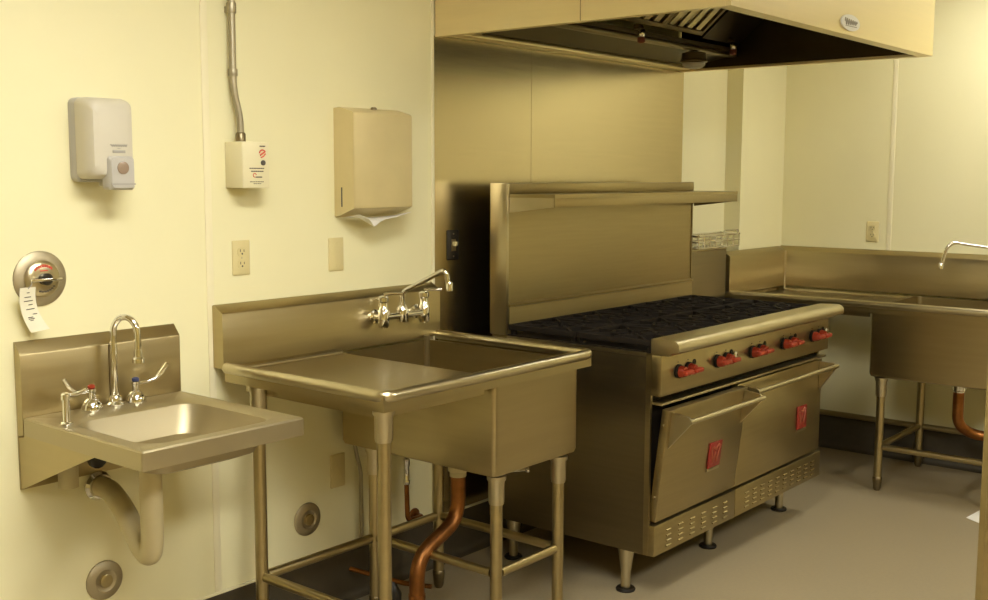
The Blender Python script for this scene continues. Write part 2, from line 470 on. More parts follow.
# drain of the left sink: copper pipe to the floor
cxd, cyd = K0 + .7245, -.423
t = thing('drain_pipe', 'bent copper drain pipe below the large left sink', 'pipe', (cxd, cyd, 0), 'copper drain pipes')
mb = MB().lathe([(.036, .05), (.036, .02), (.030, .015), (.030, .0)], (cxd, cyd, .515), seg=20); mb.build('collar', 'pvc', t)
pp = fillet([(cxd, cyd, .514), (cxd, cyd, .36), (cxd - .245, cyd - .03, .285), (cxd - .245, cyd - .03, .001)], .085, 8)
MB().tube(pp, .0265, 16).build('pipe', 'copper', t)
MB().lathe([(.0295, 0), (.0295, .03)], (cxd - .245, cyd - .03, .13), seg=18).build('coupling', 'copper', t)
t2 = thing('drain_lever', 'chrome lever drain handle under the bowl of the large left sink', 'drain handle', (1.30, -.50, .61))
MB().tube(fillet([(1.20, -.44, .585), (1.27, -.49, .585), (1.30, -.52, .52), (1.36, -.56, .52)], .02), .008, 10).lathe([(.016, 0), (.016, -.05)], (1.23, -.46, .61), seg=14).build('rod', 'chrome', t2)
MB().lathe([(.006, 0), (.013, .006), (.013, .014), (.004, .02)], (1.36, -.56, .52), (.8, -.5, 0), seg=12).build('knob', 'chrome', t2)
# small supply on the wall
t = thing('supply_stop', 'small copper water supply elbow with stop valve on the wall below the left sink', 'valve', (1.31, 0, .40))
MB().lathe([(.028, 0), (.028, .005), (.012, .01)], (1.362, 0, .235), (0, -1, 0), seg=16).build('escutcheon', 'copper', t)
MB().tube(fillet([(1.362, -.004, .235), (1.362, -.05, .240), (1.26, -.065, .250), (1.255, -.065, .40)], .025), .0095, 10).build('pipe', 'copper', t)
MB().lathe([(.012, 0), (.014, .004), (.014, .015), (.011, .02), (.011, .07), (.014, .075), (.014, .10), (.008, .105)], (1.255, -.065, .395), seg=14).build('stop_valve', 'chrome', t)
MB().tube(fillet([(1.255, -.065, .50), (1.255, -.065, .56), (1.258, -.030, .66), (1.258, -.028, .87)], .05), .006, 8).build('riser', 'galv', t)
t = thing('supply_hose', 'grey supply hose curving down the wall behind the left sink legs', 'hose', (1.03, 0, .3))
MB().tube(fillet([(1.02, -.035, .86), (1.0, -.03, .70), (1.03, -.025, .56), (1.06, -.02, .48), (1.06, -.02, .24), (1.06, -.009, .20)], .06), .007, 8).build('hose', 'galv', t)
t = thing('floor_pipe', 'thin brown copper line with black fitting low on the floor behind the left sink', 'pipe', (1.0, -.1, 0))
MB().tube([(.98, -.04, .13), (1.06, -.24, .10), (1.10, -.34, .10)], .009, 8).build('pipe', 'copper', t)
MB().lathe([(.028, .0), (.034, .01), (.034, .06), (.02, .085), (.012, .105)], (1.04, -.20, 0.0), seg=14).build('fitting', 'rubber', t)

# drain of the right sink
cx2, cy2 = XR - .3965, CHY - 1.173
t = thing('drain_pipe', 'bent copper drain pipe below the sink on the right wall', 'pipe', (cx2, cy2, 0), 'copper drain pipes')
MB().lathe([(.034, .04), (.034, .01), (.029, .005), (.029, .0)], (cx2, cy2, .495), seg=18).build('collar', 'chrome', t)
MB().tube(fillet([(cx2, cy2, .494), (cx2, cy2, .33), (cx2 + .06, cy2 - .05, .275), (cx2 + .20, cy2 - .32, .235), (XR - .012, cy2 - .55, .22)], .08, 8), .027, 14).build('pipe', 'copper', t)

# ------------------------------------------------------------------ hand sink
h0, h1, hyf, hz = -.233, .281, -.623, .904
hs = thing('hand_sink', 'small wall-mounted stainless steel hand sink at the left', 'sink', ((h0 + h1) / 2, 0, .69))
cx, cy = (h0 + h1) / 2, (hyf - .035) / 2
hx, hy = (h1 - h0) / 2, (-.035 - hyf) / 2
icx, icy, ihx, ihy = .024, -.372, .199, .198
mb = MB()
L = [rrect(cx, cy, hx, hy, .006, hz - .05), rrect(cx, cy, hx, hy, .006, hz - .004), rrect(cx, cy, hx - .004, hy - .004, .006, hz),
     rrect(icx, icy, ihx + .012, ihy + .012, .07, hz), rrect(icx, icy, ihx, ihy, .065, hz - .008), rrect(icx, icy, ihx - .012, ihy - .012, .06, hz - .05),
     rrect(icx, icy, ihx - .03, ihy - .03, .06, hz - .088), rrect(icx, icy, ihx - .065, ihy - .065, .05, hz - .102), rrect(icx, icy, .05, .05, .045, hz - .107)]
mb.loops(L, True)
L2 = [[(p[0], p[1], p[2] - .004) for p in rrect(icx, icy, ihx + .002, ihy + .002, .065, hz - .004)],
      rrect(icx, icy, ihx - .008, ihy - .008, .06, hz - .054), rrect(icx, icy, ihx - .026, ihy - .026, .06, hz - .092), rrect(icx, icy, ihx - .062, ihy - .062, .05, hz - .106), rrect(icx, icy, .05, .05, .045, hz - .112)]
mb.loops(L2, True)
mb.build('basin', 'steel_soft', hs)
prof = [(-.001, .693), (-.006, .693), (-.006, hz - .055), (-.034, hz - .05), (-.035, 1.078), (-.033, 1.083), (-.006, 1.114), (-.001, 1.114)]
MB().prism([(h0, y, z) for y, z in prof], (h1 - h0, 0, 0)).build('backsplash', 'steel', hs)
MB().box(.036, .060, -.0375, -.0352, hz + .003, 1.08).build('splash_rib', 'steel_dark', hs)
for x in (h0 + .001, h1 - .005):
    MB().prism([(x, -.007, .694), (x, -.40, hz - .0505), (x, -.0355, hz - .0505), (x, -.0345, hz - .056), (x, -.0065, hz - .061)], (.004, 0, 0)).build('side_bracket', 'steel', hs)
MB().lathe([(.038, .0), (.038, .004), (.03, .006), (.012, .003)], (icx, icy, hz - .1065), seg=20).build('drain', 'chrome', hs)
MB().box(.155, .185, -.0165, -.0145, 1.098, 1.101).build('sticker', 'greyd', hs)
# drain trap under it, white cover
tr = thing('sink_trap', 'white covered drain trap below the small hand sink', 'pipe', (-.03, -.35, .70))
zt = hz - .1125
p = fillet([(-.038, -.35, zt), (-.038, -.35, .575), (-.036, -.335, .52), (-.030, -.285, .53), (-.016, -.17, .625), (.0, -.075, .655), (.002, -.02, .655)], .05, 6)
MB().tube(p, .031, 18).build('pipe_cover', 'pvc', tr)
MB().lathe([(.044, 0), (.044, .006), (.036, .016), (.036, .022)], (.002, -.0065, .655), (0, -1, 0), seg=22).build('escutcheon', 'chrome', tr)
t = thing('supply_stop', 'short white covered stop valve under the left end of the hand sink', 'valve', (-.12, -.05, .73))
MB().tube([(-.125, -.07, .80), (-.125, -.07, .69)], .028, 16).build('valve_cover', 'pvc', t)
MB().tube([(-.125, -.0065, .755), (-.125, -.05, .755)], .016, 12).build('stub', 'chrome', t)
t = thing('supply_stop', 'black handled stop valve under the middle of the hand sink', 'valve', (-.035, -.03, .755))
MB().tube([(-.035, -.0065, .755), (-.035, -.06, .755)], .013, 12).build('stub', 'chrome', t)
MB().lathe([(.02, 0), (.028, .006), (.028, .02), (.02, .026)], (-.035, -.06, .755), (0, -1, 0), seg=14).build('knob', 'rubber', t)
# gooseneck faucet with wrist blades
gf = thing('gooseneck_faucet', 'chrome gooseneck faucet with wrist blade handles on the hand sink', 'faucet', (.026, -.078, hz))
gx, gy = .026, -.080
MB().lathe([(.025, .0), (.025, .006), (.017, .012), (.017, .024), (.013, .03)], (gx, gy, hz + .0005)).build('base', 'chrome', gf)
pts = [(gx, gy, hz + .02), (gx, gy, 1.11)]
ex, ey = .062, -.150    # spout end
R = math.hypot(ex - gx, ey - gy) / 2
dx, dy = (ex - gx) / (2 * R), (ey - gy) / (2 * R)
for i in range(1, 13):
    a = PI - PI * i / 12
    u = R + R * math.cos(a)
    pts.append((gx + dx * u, gy + dy * u, 1.118 + R * 1.25 * math.sin(a)))
pts.append((ex, ey, 1.065))
MB().tube(pts, .0095, 14).build('spout', 'chrome', gf)
MB().lathe([(.0105, .03), (.0125, .022), (.0125, .008), (.0175, .002), (.0175, -.010), (.012, -.012)], (ex, ey, 1.045), seg=16).build('aerator', 'chrome', gf)
for (x, y, sgn, cap) in ((-.052, -.085, -1, 'red'), (.094, -.080, 1, 'blue')):
    v = MB().lathe([(.030, .0), (.030, .004), (.027, .018), (.018, .030), (.011, .034), (.011, .052), (.013, .054), (.013, .062), (.006, .064)], (x, y, hz + .0005), seg=20).build('valve', 'chrome', gf)
    hp = [(x, y, hz + .057), (x + sgn * .035, y - .005, hz + .057), (x + sgn * .060, y - .012, hz + .064), (x + sgn * .080, y - .018, hz + .084), (x + sgn * .095, y - .022, hz + .106)]
    MB().tube(hp, [.006, .005, .0055, .0075, .006], 10).build('blade_handle', 'chrome', v)
    c = MB().lathe([(.0105, .0), (.0105, .007), (.005, .010)], (x, y, hz + .065), seg=14).build('index_cap', cap, v)
    lab(c, 'red hot index cap' if cap == 'red' else 'dark blue cold index cap')
t = thing('soap_pump', 'short chrome post with side spout on the left corner of the hand sink', 'pump', (-.198, -.214, hz))
x, y = -.198, -.208
MB().lathe([(.017, 0), (.017, .005), (.010, .009), (.0095, .07)], (x, y, hz + .0005), seg=16).build('post', 'chrome', t)
MB().lathe([(.013, .07), (.013, .084), (.008, .088)], (x, y, hz + .0005), seg=14).tube([(x, y, hz + .080), (x + .03, y - .006, hz + .082), (x + .055, y - .010, hz + .090)], .005, 8).build('head', 'chrome', t)

# ------------------------------------------------------------------ things on the left wall
# soap dispenser
sd = thing('soap_dispenser', 'grey and white wall soap dispenser above the hand sink', 'soap dispenser', (.02, 0, 1.55))
def yl(cx, cz, hx, hz_, r, y): return [(p[0], y, p[1]) for p in rrect(cx, cz, hx, hz_, r, 0)]
MB().loops([yl(.030, 1.676, .072, .120, .02, 0), yl(.030, 1.676, .072, .120, .02, -.03), yl(.031, 1.677, .069, .117, .02, -.036)], True, True).build('back_plate', 'grey', sd)
MB().loops([yl(.030, 1.680, .073, .115, .02, -.037), yl(.030, 1.680, .073, .115, .022, -.07), yl(.030, 1.679, .069, .110, .024, -.098), yl(.030, 1.678, .060, .100, .024, -.112), yl(.030, 1.676, .046, .085, .02, -.116)], True, True).build('cover', 'white', sd)
lv = MB().loops([yl(.046, 1.582, .041, .048, .012, -.090), yl(.046, 1.582, .041, .048, .012, -.122), yl(.046, 1.582, .035, .042, .012, -.131)], True, True).build('push_lever', 'grey', sd)
MB().box(.008, .084, -.1325, -.128, 1.549, 1.553).build('lever_groove', 'greyd', lv)
MB().lathe([(.018, 0), (.018, .003), (.012, .004)], (.046, -.1305, 1.597), (0, -1, 0), seg=20).build('round_window', 'window', lv)
MB().box(.024, .064, -.118, -.1155, 1.639, 1.647, .001).build('sight_window', 'greyd', sd)
mb = MB()
mb.tube([(.018 + .052 * i / 40, -.1172, 1.660 + .0035 * math.sin(i * 1.15)) for i in range(41)], .0011, 5)
mb.tube([(.040, -.1172, 1.652), (.048, -.1172, 1.652)], .001, 5)
mb.build('script_print', 'inkg', sd)
MB().cyl((.02, -.06, 1.556), (.02, -.06, 1.545), .008, seg=10).build('nozzle', 'white', sd)

# mixing valve plate
vc = Vector((-.148, 0, 1.286))
vp = thing('shower_valve', 'round brushed valve plate with lever on the wall left of the faucet', 'valve', tuple(vc))
MB().lathe([(.078, .0), (.078, .004), (.070, .010), (.050, .013)], vc, (0, -1, 0), seg=40).build('outer_ring', 'cover', vp)
MB().lathe([(.050, .013), (.052, .016), (.046, .022), (.030, .026)], vc, (0, -1, 0), seg=36).build('dial', 'steel_bright', vp)
MB().lathe([(.017, .026), (.017, .045), (.012, .050)], vc, (0, -1, 0), seg=20).build('knob', 'rubber', vp)
MB().box(vc.x - .052, vc.x + .040, -.055, -.0505, vc.z - .005, vc.z + .004, .002).build('lever', 'chrome', vp)
mb = MB()
for i in range(9):
    a = math.radians(52 + i * 10)
    c = vc + Vector((.037 * math.cos(a), -.0255, .037 * math.sin(a)))
    mb.box(c.x - .0022, c.x + .0022, c.y - .0012, c.y + .0012, c.z - .004, c.z + .004)
mb.box(vc.x - .012, vc.x + .012, -.0275, -.0255, vc.z + .022, vc.z + .025)
mb.build('red_marking', 'inkr', vp)
mb = MB()
for i in range(7):
    a = math.radians(250 + i * 12)
    c = vc + Vector((.036 * math.cos(a), -.0255, .036 * math.sin(a)))
    mb.box(c.x - .003, c.x + .003, c.y - .001, c.y + .001, c.z - .002, c.z + .002)
mb.build('dark_marking', 'ink', vp)
# tag hanging from it
tg = thing('paper_tag', 'cream paper tag with dark print hanging from the round valve plate', 'paper tag', (-.185, -.05, 1.26))
def tagpt(u, v, off=0):
    # u 0..1 across, v 0..1 down
    x = -.231 + .045 * u + .034 * v ** 2
    z = 1.268 - .128 * v + .008 * u * v
    y = -.050 + .030 * math.sin(v * 2.2) * .6 - .018 * v ** 2 * u + off
    return (x, y, z)
mb = MB()
n = 12
A = [[mb.bm.verts.new(tagpt(i / 4, j / n)) for i in range(5)] for j in range(n + 1)]
B = [[mb.bm.verts.new(tagpt(i / 4, j / n, .0008)) for i in range(5)] for j in range(n + 1)]
for j in range(n):
    for i in range(4):
        mb._face([A[j][i], A[j][i + 1], A[j + 1][i + 1], A[j + 1][i]]); mb._face([B[j][i], B[j + 1][i], B[j + 1][i + 1], B[j][i + 1]])
for j in range(n):
    mb._face([A[j][0], A[j + 1][0], B[j + 1][0], B[j][0]]); mb._face([A[j][4], B[j][4], B[j + 1][4], A[j + 1][4]])
for i in range(4):
    mb._face([A[0][i], B[0][i], B[0][i + 1], A[0][i + 1]]); mb._face([A[n][i], A[n][i + 1], B[n][i + 1], B[n][i]])
mb.build('sheet', 'tag', tg)
mb = MB()
for (u0, u1, v) in ((.45, .62, .12), (.3, .7, .22), (.25, .8, .31), (.5, .75, .40), (.3, .8, .5), (.25, .55, .68), (.25, .6, .715), (.3, .5, .75), (.6, .85, .62)):
    mb.tube([tagpt(u0, v, -.0006), tagpt((u0 + u1) / 2, v, -.0008), tagpt(u1, v, -.0006)], .0011, 5)
mb.build('print', 'ink', tg)
MB().tube([(-.208, -.0485, 1.264), (-.200, -.054, 1.275), (-.197, -.050, 1.283)], .0012, 6).build('string', 'greyd', tg)

# conduit and control box
cd = thing('conduit', 'grey metal conduit running up the wall from the cream box', 'conduit', (.52, -.03, 1.69))
MB().tube(fillet([(.536, -.03, 1.690), (.536, -.03, 1.76), (.515, -.025, 1.85), (.515, -.025, ZC - .001)], .04, 6), .0115, 14).build('pipe', 'galv', cd)
for z, h in ((1.893, .02), (2.09, .03)):
    MB().lathe([(.0145, 0), (.0155, .003), (.0155, h), (.0145, h + .003)], (.515, -.025, z), seg=16).build('coupling', 'galv', cd)
MB().lathe([(.0165, 0), (.0165, .025), (.013, .03)], (.536, -.03, 1.6845), seg=16).build('connector', 'steel_dark', cd)
MB().box(.505, .525, -.0135, 0, 2.094, 2.112).build('strap', 'galv', cd)
sb = thing('control_box', 'cream metal control box with red emblem below the conduit', 'electrical box', (.546, 0, 1.535))
MB().box(.494, .598, -.088, 0, 1.536, 1.684, .003).build('case', 'ivoryb', sb)
MB().box(.495, .600, -.0915, -.0885, 1.5365, 1.6835, .001).build('cover', 'ivoryb', sb)
mb = MB()
y0, y1 = -.0925, -.0916
def dashes(mb, xa, xb, z, w, gap, h):
    x = xa
    while x < xb:
        l = random.uniform(.5, 1.0) * w
        mb.box(x, min(xb, x + l), y0, y1, z - h / 2, z + h / 2); x += l + gap
dashes(mb, .521, .579, 1.599, .011, .0015, .0035); dashes(mb, .527, .577, 1.5895, .011, .0015, .0035)
dashes(mb, .522, .576, 1.556, .008, .002, .0025); dashes(mb, .536, .566, 1.550, .008, .002, .002)
dashes(mb, .545, .570, 1.571, .006, .001, .004)
mb.build('print', 'ink', sb)
mb = MB(); dashes(mb, .563, .585, 1.670, .007, .0012, .004); mb.build('print', 'ink', sb)
mb = MB()
pth = [(.574 + .0125 * math.cos(a), -.0921, 1.646 + .012 * math.sin(a)) for a in [math.radians(30 + 10 * i) for i in range(15)]]
mb.tube(pth, .0024, 6); mb.tube([(.564, -.0921, 1.641), (.574, -.0921, 1.647), (.583, -.0921, 1.652)], .0026, 6)
mb.tube([(.567, -.0921, 1.634), (.578, -.0921, 1.638), (.586, -.0921, 1.646)], .0022, 6)
mb.build('emblem', 'inkr', sb)
MB().tube([(.541 + .006 * math.cos(a), -.0921, 1.577 + .006 * math.sin(a)) for a in [2 * PI * i / 16 for i in range(14)]], .0014, 5).build('round_mark', 'inkr', sb)
MB().lathe([(.0085, 0), (.0085, .004), (.006, .006)], (.575, -.0915, 1.617), (0, -1, 0), seg=16).build('button', 'ink', sb)

def wall_plate(name, label, cat, loc, rot=0, kind='outlet', group=None, hw=.035, hh=.0575):
    t = thing(name, label, cat, (0, 0, 0), group)
    MB().loops([yl(0, 0, hw, hh, .004, 0), yl(0, 0, hw, hh, .004, -.003), yl(0, 0, hw - .004, hh - .004, .004, -.006)], True, True).build('plate', 'rubber' if kind == 'switch' else 'ivory', t)
    if kind == 'outlet':
        for s in (-1, 1):
            r = MB().loops([yl(0, s * .0205, .017, .0145, .010, -.006), yl(0, s * .0205, .017, .0145, .010, -.0085)], True, True).build('receptacle', 'ivory', t)
            mb = MB().box(-.0085, -.006, -.0092, -.0084, s * .0205 - .001, s * .0205 + .008).box(.006, .0085, -.0092, -.0084, s * .0205 - .001, s * .0205 + .007)
            mb.lathe([(.0032, 0), (.0032, .0008)], (0, -.0084, s * .0205 - .007), (0, -1, 0), seg=10)
            mb.build('slots', 'ink', r)
        MB().lathe([(.003, 0), (.0025, .0015)], (0, -.006, 0), (0, -1, 0), seg=10).build('screw', 'steel_bright', t)
    elif kind == 'blank':
        for s in (-1, 1):
            MB().lathe([(.003, 0), (.0025, .0015)], (0, -.006, s * .042), (0, -1, 0), seg=10).build('screw', 'ivory', t)
    elif kind == 'switch':
        MB().box(-.012, .012, -.0085, -.0062, -.024, .024).build('switch_frame', 'steel_bright', t)
        MB().box(-.007, .007, -.022, -.0087, -.004, .014, .002).build('toggle', 'ivory', t)
        for s in (-1, 1):
            MB().lathe([(.0035, 0), (.003, .0015)], (0, -.006, s * .045), (0, -1, 0), seg=10).build('screw', 'steel_bright', t)
    t.location = loc; t.rotation_euler = (0, 0, rot)
    return t
wall_plate('wall_outlet', 'ivory wall outlet below the cream control box', 'outlet', (.548, 0, 1.306), group='ivory wall outlets')
wall_plate('blank_plate', 'plain ivory cover plate just below the towel dispenser', 'wall plate', (.966, 0, 1.295), kind='blank', hh=.06, group='plain ivory plates')
wall_plate('blank_plate', 'plain ivory cover plate low on the wall below the large sink', 'wall plate', (.960, 0, .500), kind='blank', hh=.062, group='plain ivory plates')
wall_plate('wall_outlet', 'ivory wall outlet on the right wall above the sink splash', 'outlet', (XR, -.644, 1.271), -PI / 2, group='ivory wall outlets')
wall_plate('wall_switch', 'black wall switch with pale toggle on the steel sheet left of the range', 'switch', (1.588, -.005, 1.300), kind='switch', hw=.034, hh=.060)

for (x, z, lb, r) in ((.812, .352, 'round steel cleanout cover on the wall under the large sink', .060), (.014, .357, 'round steel cleanout cover low on the wall under the hand sink', .060)):
    t = thing('cleanout_cover', lb, 'pipe cover', (x, 0, z), 'round wall covers')
    c = (x, 0, z)
    MB().lathe([(r, .0), (r, .004), (r - .006, .009), (.034, .012), (.03, .009), (.012, .009)], c, (0, -1, 0), seg=36).build('disc', 'cover', t)
    MB().lathe([(.020, .009), (.020, .016), (.016, .018), (.006, .018)], c, (0, -1, 0), seg=18).build('screw_boss', 'steel', t)

# towel dispenser
td = thing('paper_towel_dispenser', 'beige metal paper towel dispenser on the wall above the large sink', 'towel dispenser', (1.11, 0, 1.43))
x0, x1 = .964, 1.256
prof = [(0, 1.430), (0, 1.815), (-.030, 1.8175), (-.095, 1.800), (-.101, 1.796), (-.101, 1.462), (-.03, 1.436)]
MB().prism([(x0, y, z) for y, z in prof], (x1 - x0, 0, 0)).build('case', 'beige', td)
MB().box(x0 + .002, x1 - .001, -.1045, -.1015, 1.464, 1.794, .001).build('door', 'beige', td)
MB().box(x0 - .0012, x0 - .0002, -.042, -.036, 1.466, 1.535).build('level_slot', 'ink', td)
MB().lathe([(.012, 0), (.012, .004), (.008, .009)], (1.118, -.045, 1.8135), seg=14).build('lock', 'steel_dark', td)
mb = MB()
# folded towel sheet hanging out of the bottom
pt = thing('paper_towel', 'white folded paper towel hanging out of the towel dispenser', 'paper towel', (1.12, -.06, 1.43))
fr = [(.985, 1.440), (1.03, 1.424), (1.055, 1.396), (1.085, 1.412), (1.115, 1.422), (1.17, 1.428), (1.245, 1.444)]
bk = [(.995, 1.436), (1.03, 1.434), (1.055, 1.432), (1.085, 1.431), (1.115, 1.432), (1.17, 1.433), (1.235, 1.436)]
mb = MB()
F = [mb.bm.verts.new((x, -.108, z)) for x, z in fr]; Bk = [mb.bm.verts.new((x, -.028, z - .006)) for x, z in bk]
F2 = [mb.bm.verts.new((x, -.108, z - .002)) for x, z in fr]; B2 = [mb.bm.verts.new((x, -.028, z - .008)) for x, z in bk]
for i in range(len(fr) - 1):
    mb._face([F[i], F[i + 1], Bk[i + 1], Bk[i]]); mb._face([F2[i], B2[i], B2[i + 1], F2[i + 1]])
    mb._face([F[i], F2[i], F2[i + 1], F[i + 1]]); mb._face([Bk[i], Bk[i + 1], B2[i + 1], B2[i]])
mb._face([F[0], Bk[0], B2[0], F2[0]]); mb._face([F[-1], F2[-1], B2[-1], Bk[-1]])
mb.build('sheet', 'paper', pt)

# ------------------------------------------------------------------ the range
r0, r1 = 1.688, 3.168
rg = thing('gas_range', 'wide stainless steel ten-burner gas range with red knobs and two ovens', 'range', ((r0 + r1) / 2, -.5, 0))
MB().box(r0, r1, -.862, -.118, .180, .925).build('body', 'steel_dark', rg)
MB().box(r0, r0 + .012, -.884, -.8625, .180, .938).box(r1 - .012, r1, -.884, -.8625, .180, .938).box(r0 + .0125, r1 - .0125, -.884, -.8625, .780, .925).build('front_frame', 'steel_range', rg)
MB().box(r0, r0 + .006, -.862, -.2075, .9255, .939).build('top_edge', 'steel_bright', rg)
MB().box(r1 - .006, r1, -.862, -.2075, .9255, .939).build('top_edge', 'steel_bright', rg)
MB().box(r0 + .013, r1 - .013, -.872, -.863, .30, .779).build('oven_front', 'black', rg)
MB().box(r0 + .007, r1 - .007, -.880, -.206, .9255, .944).build('cooktop', 'black', rg)
# riser with high shelf
MB().box(r0 + .017, r1 - .002, -.195, -.118, .9255, 1.548).build('riser', 'steel_range', rg)
MB().box(r0, r0 + .0165, -.205, -.118, .940, 1.549, .003).build('riser_post', 'steel_bright', rg)
MB().box(r1 - .0015, r1 + .004, -.200, -.118, .940, 1.549).build('riser_post', 'steel_range', rg)
MB().box(r0 + .017, r1 - .002, -.206, -.1955, 1.507, 1.548, .002).build('riser_cap', 'steel_range', rg)
MB().prism([(r0 + .017, y, z) for y, z in [(-.1955, .945), (-.212, .945), (-.205, 1.052), (-.214, 1.056), (-.214, 1.062), (-.1955, 1.068)]], (r1 - r0 - .019, 0, 0)).build('riser_ledge', 'steel_range', rg)
shelf = MB().box(r0 + .0175, r1 + .03, -.430, -.1955, 1.492, 1.5055).box(r0 + .0175, r1 + .03, -.430, -.4245, 1.456, 1.4915, .001).build('high_shelf', 'steel_range', rg)
MB().prism([(r0 + .0175, -.1955, 1.43), (r0 + .0175, -.4235, 1.457), (r0 + .0175, -.4235, 1.4915), (r0 + .0175, -.1955, 1.4915)], (.006, 0, 0)).build('bracket', 'steel_bright', shelf)
MB().prism([(r1 + .02, -.1955, 1.43), (r1 + .02, -.4235, 1.457), (r1 + .02, -.4235, 1.4915), (r1 + .02, -.1955, 1.4915)], (.006, 0, 0)).build('bracket', 'steel_dark', shelf)
# control panel and landing ledge
MB().box(r0, r1, -.928, -.8845, .784, .934, .002).build('control_panel', 'steel_range', rg)
nose = [(-.882, .935), (-.882, .992), (-.955, .995), (-.975, .995), (-.988, .989), (-.996, .978), (-.998, .962), (-.994, .952), (-.984, .949), (-.972, .949), (-.955, .935)]
MB().prism([(r0, y, z) for y, z in nose], (r1 - r0, 0, 0)).build('landing_ledge', 'steel_bright', rg)
MB().box(r0 + .0125, r1 - .0125, -.925, -.8725, .748, .757, .001).build('door_ledge', 'steel_bright', rg)
# knobs: five pairs + marks
for i in range(5):
    xc = r0 + .150 + i * .2945
    for (dx, dzk) in ((-.036, .0), (.036, .0)):
        z = .864 + dzk
        k = MB().lathe([(.026, 0), (.026, .010), (.023, .012)], (xc + dx, -.9285, z), (0, -1, 0), seg=24).build('knob', 'black', rg)
        k2 = MB().lathe([(.022, .0), (.021, .010), (.018, .022)], (xc + dx, -.9407, z), (0, -1, 0), seg=22)
        k2.box(xc + dx - .028, xc + dx + .028, -.985, -.9632, z - .009, z + .009, .006)
        k2.build('knob_grip', 'red', k)
        MB().box(xc + dx - .003, xc + dx + .003, -.930, -.9285, z + .032, z + .036).build('index_mark', 'ink', rg)
    MB().lathe([(.011, 0), (.011, .003)], (xc + .082, -.9285, .884), (0, -1, 0), seg=14).build('pilot_hole', 'black', rg)
    if i in (1, 4):
        b = MB().lathe([(.018, 0), (.018, .012), (.012, .016)], (xc + .098, -.9285, .868), (0, -1, 0), seg=18).build('thermostat_bezel', 'chrome', rg)
# oven doors
def door(x0, x1, ang, lb):
    hy, hzv = -.905, .306
    def xf(p):
        y = p[1] - hy; z = p[2] - hzv
        c, s_ = math.cos(ang), math.sin(ang)
        return Vector((p[0], hy + y * c - z * s_, hzv + y * s_ + z * c))
    d = MB().box(x0, x1, -.905, -.8735, .306, .736, .003, xf=xf).build('oven_door', 'steel_range', rg); lab(d, lb)
    h = MB()
    for x in (x0 + .02, x1 - .032):
        h.prism([(x, -.9055, .727), (x, -.972, .727), (x, -.987, .718), (x, -.987, .706), (x, -.9055, .590)], (.012, 0, 0), xf=xf)
    h.tube([xf(Vector((x0 + .012, -.985, .713))), xf(Vector((x1 - .012, -.985, .713)))], .0095, 14)
    h.build('door_handle', 'steel_bright', d)
    # emblem plate
    px = x0 + (.345 if x0 < 2 else .575)
    pz0, pz1 = .444, .548
    b = MB().box(px, px + .098, -.9115, -.9057, pz0, pz1, .002, xf=xf).build('emblem_plate', 'redplate', d); lab(b, 'square red maker plate with pale mark')
    mb = MB()
    for pl in ([(.016, .085), (.030, .022), (.045, .062), (.060, .022), (.080, .088)], [(.030, .086), (.046, .074), (.070, .094)]):
        mb.tube([xf(Vector((px + a, -.9122, pz0 + c))) for a, c in pl], .0036, 6)
    mb.build('emblem_mark', 'pink', b)
    MB().box(px, px + .098, -.9095, -.9057, pz0 - .014, pz0 - .004, xf=xf).build('emblem_strip', 'steel_bright', b)
    sc = MB()
    for z in (.40, .68):
        sc.lathe([(.005, 0), (.004, .003)], xf(Vector((x0 - .0001, -.889, z))), (-1, 0, 0), seg=8)
    sc.build('screws', 'chrome', d)
door(r0 + .014, 2.316, math.radians(6.8), 'left oven door hanging slightly open')
door(2.322, r1 - .012, math.radians(.3), 'right oven door closed')
# kick panels with louvres
def kick(x0, x1, c0, c1, nc):
    mb = MB().box(x0, x1, -.910, -.8635, .180, .296, .002)
    for i in range(nc):
        for j in range(4):
            xa = c0 + (c1 - c0) * i / (nc - 1); z = .262 - j * .020
            mb.prism([(xa, -.9105, z + .004), (xa, -.9145, z + .001), (xa, -.9145, z - .001), (xa, -.9105, z - .004)], (.034, 0, 0))
    mb.build('kick_panel', 'steel_range', rg)
kick(r0 + .002, 2.318, r0 + .085, 2.215, 6)
kick(2.320, r1 - .002, 2.405, 3.06, 10)
for x in (r0 + .06, (r0 + r1) / 2 - .037, r1 - .09):
    for y in (-.752, -.20):
        l = MB().lathe([(.032, .1795), (.032, .165), (.019, .07), (.018, .012)], (x, y, 0), seg=20).build('leg', 'steel_bright', rg)
        MB().lathe([(.036, 0), (.038, .006), (.034, .012)], (x, y, 0), seg=22).build('foot', 'black', l)
# burners
cw = (r1 - r0 - .014) / 5; cyb = [-.3745, -.7115]; ch = .335
for j in range(2):
    for i in range(5):
        x = r0 + .007 + cw * (i + .5); y = cyb[j]
        MB().lathe([(.060, .0), (.060, .006), (.048, .008), (.048, .014), (.028, .017), (.008, .017)], (x, y, .9445), seg=20).build('burner', 'iron', rg)
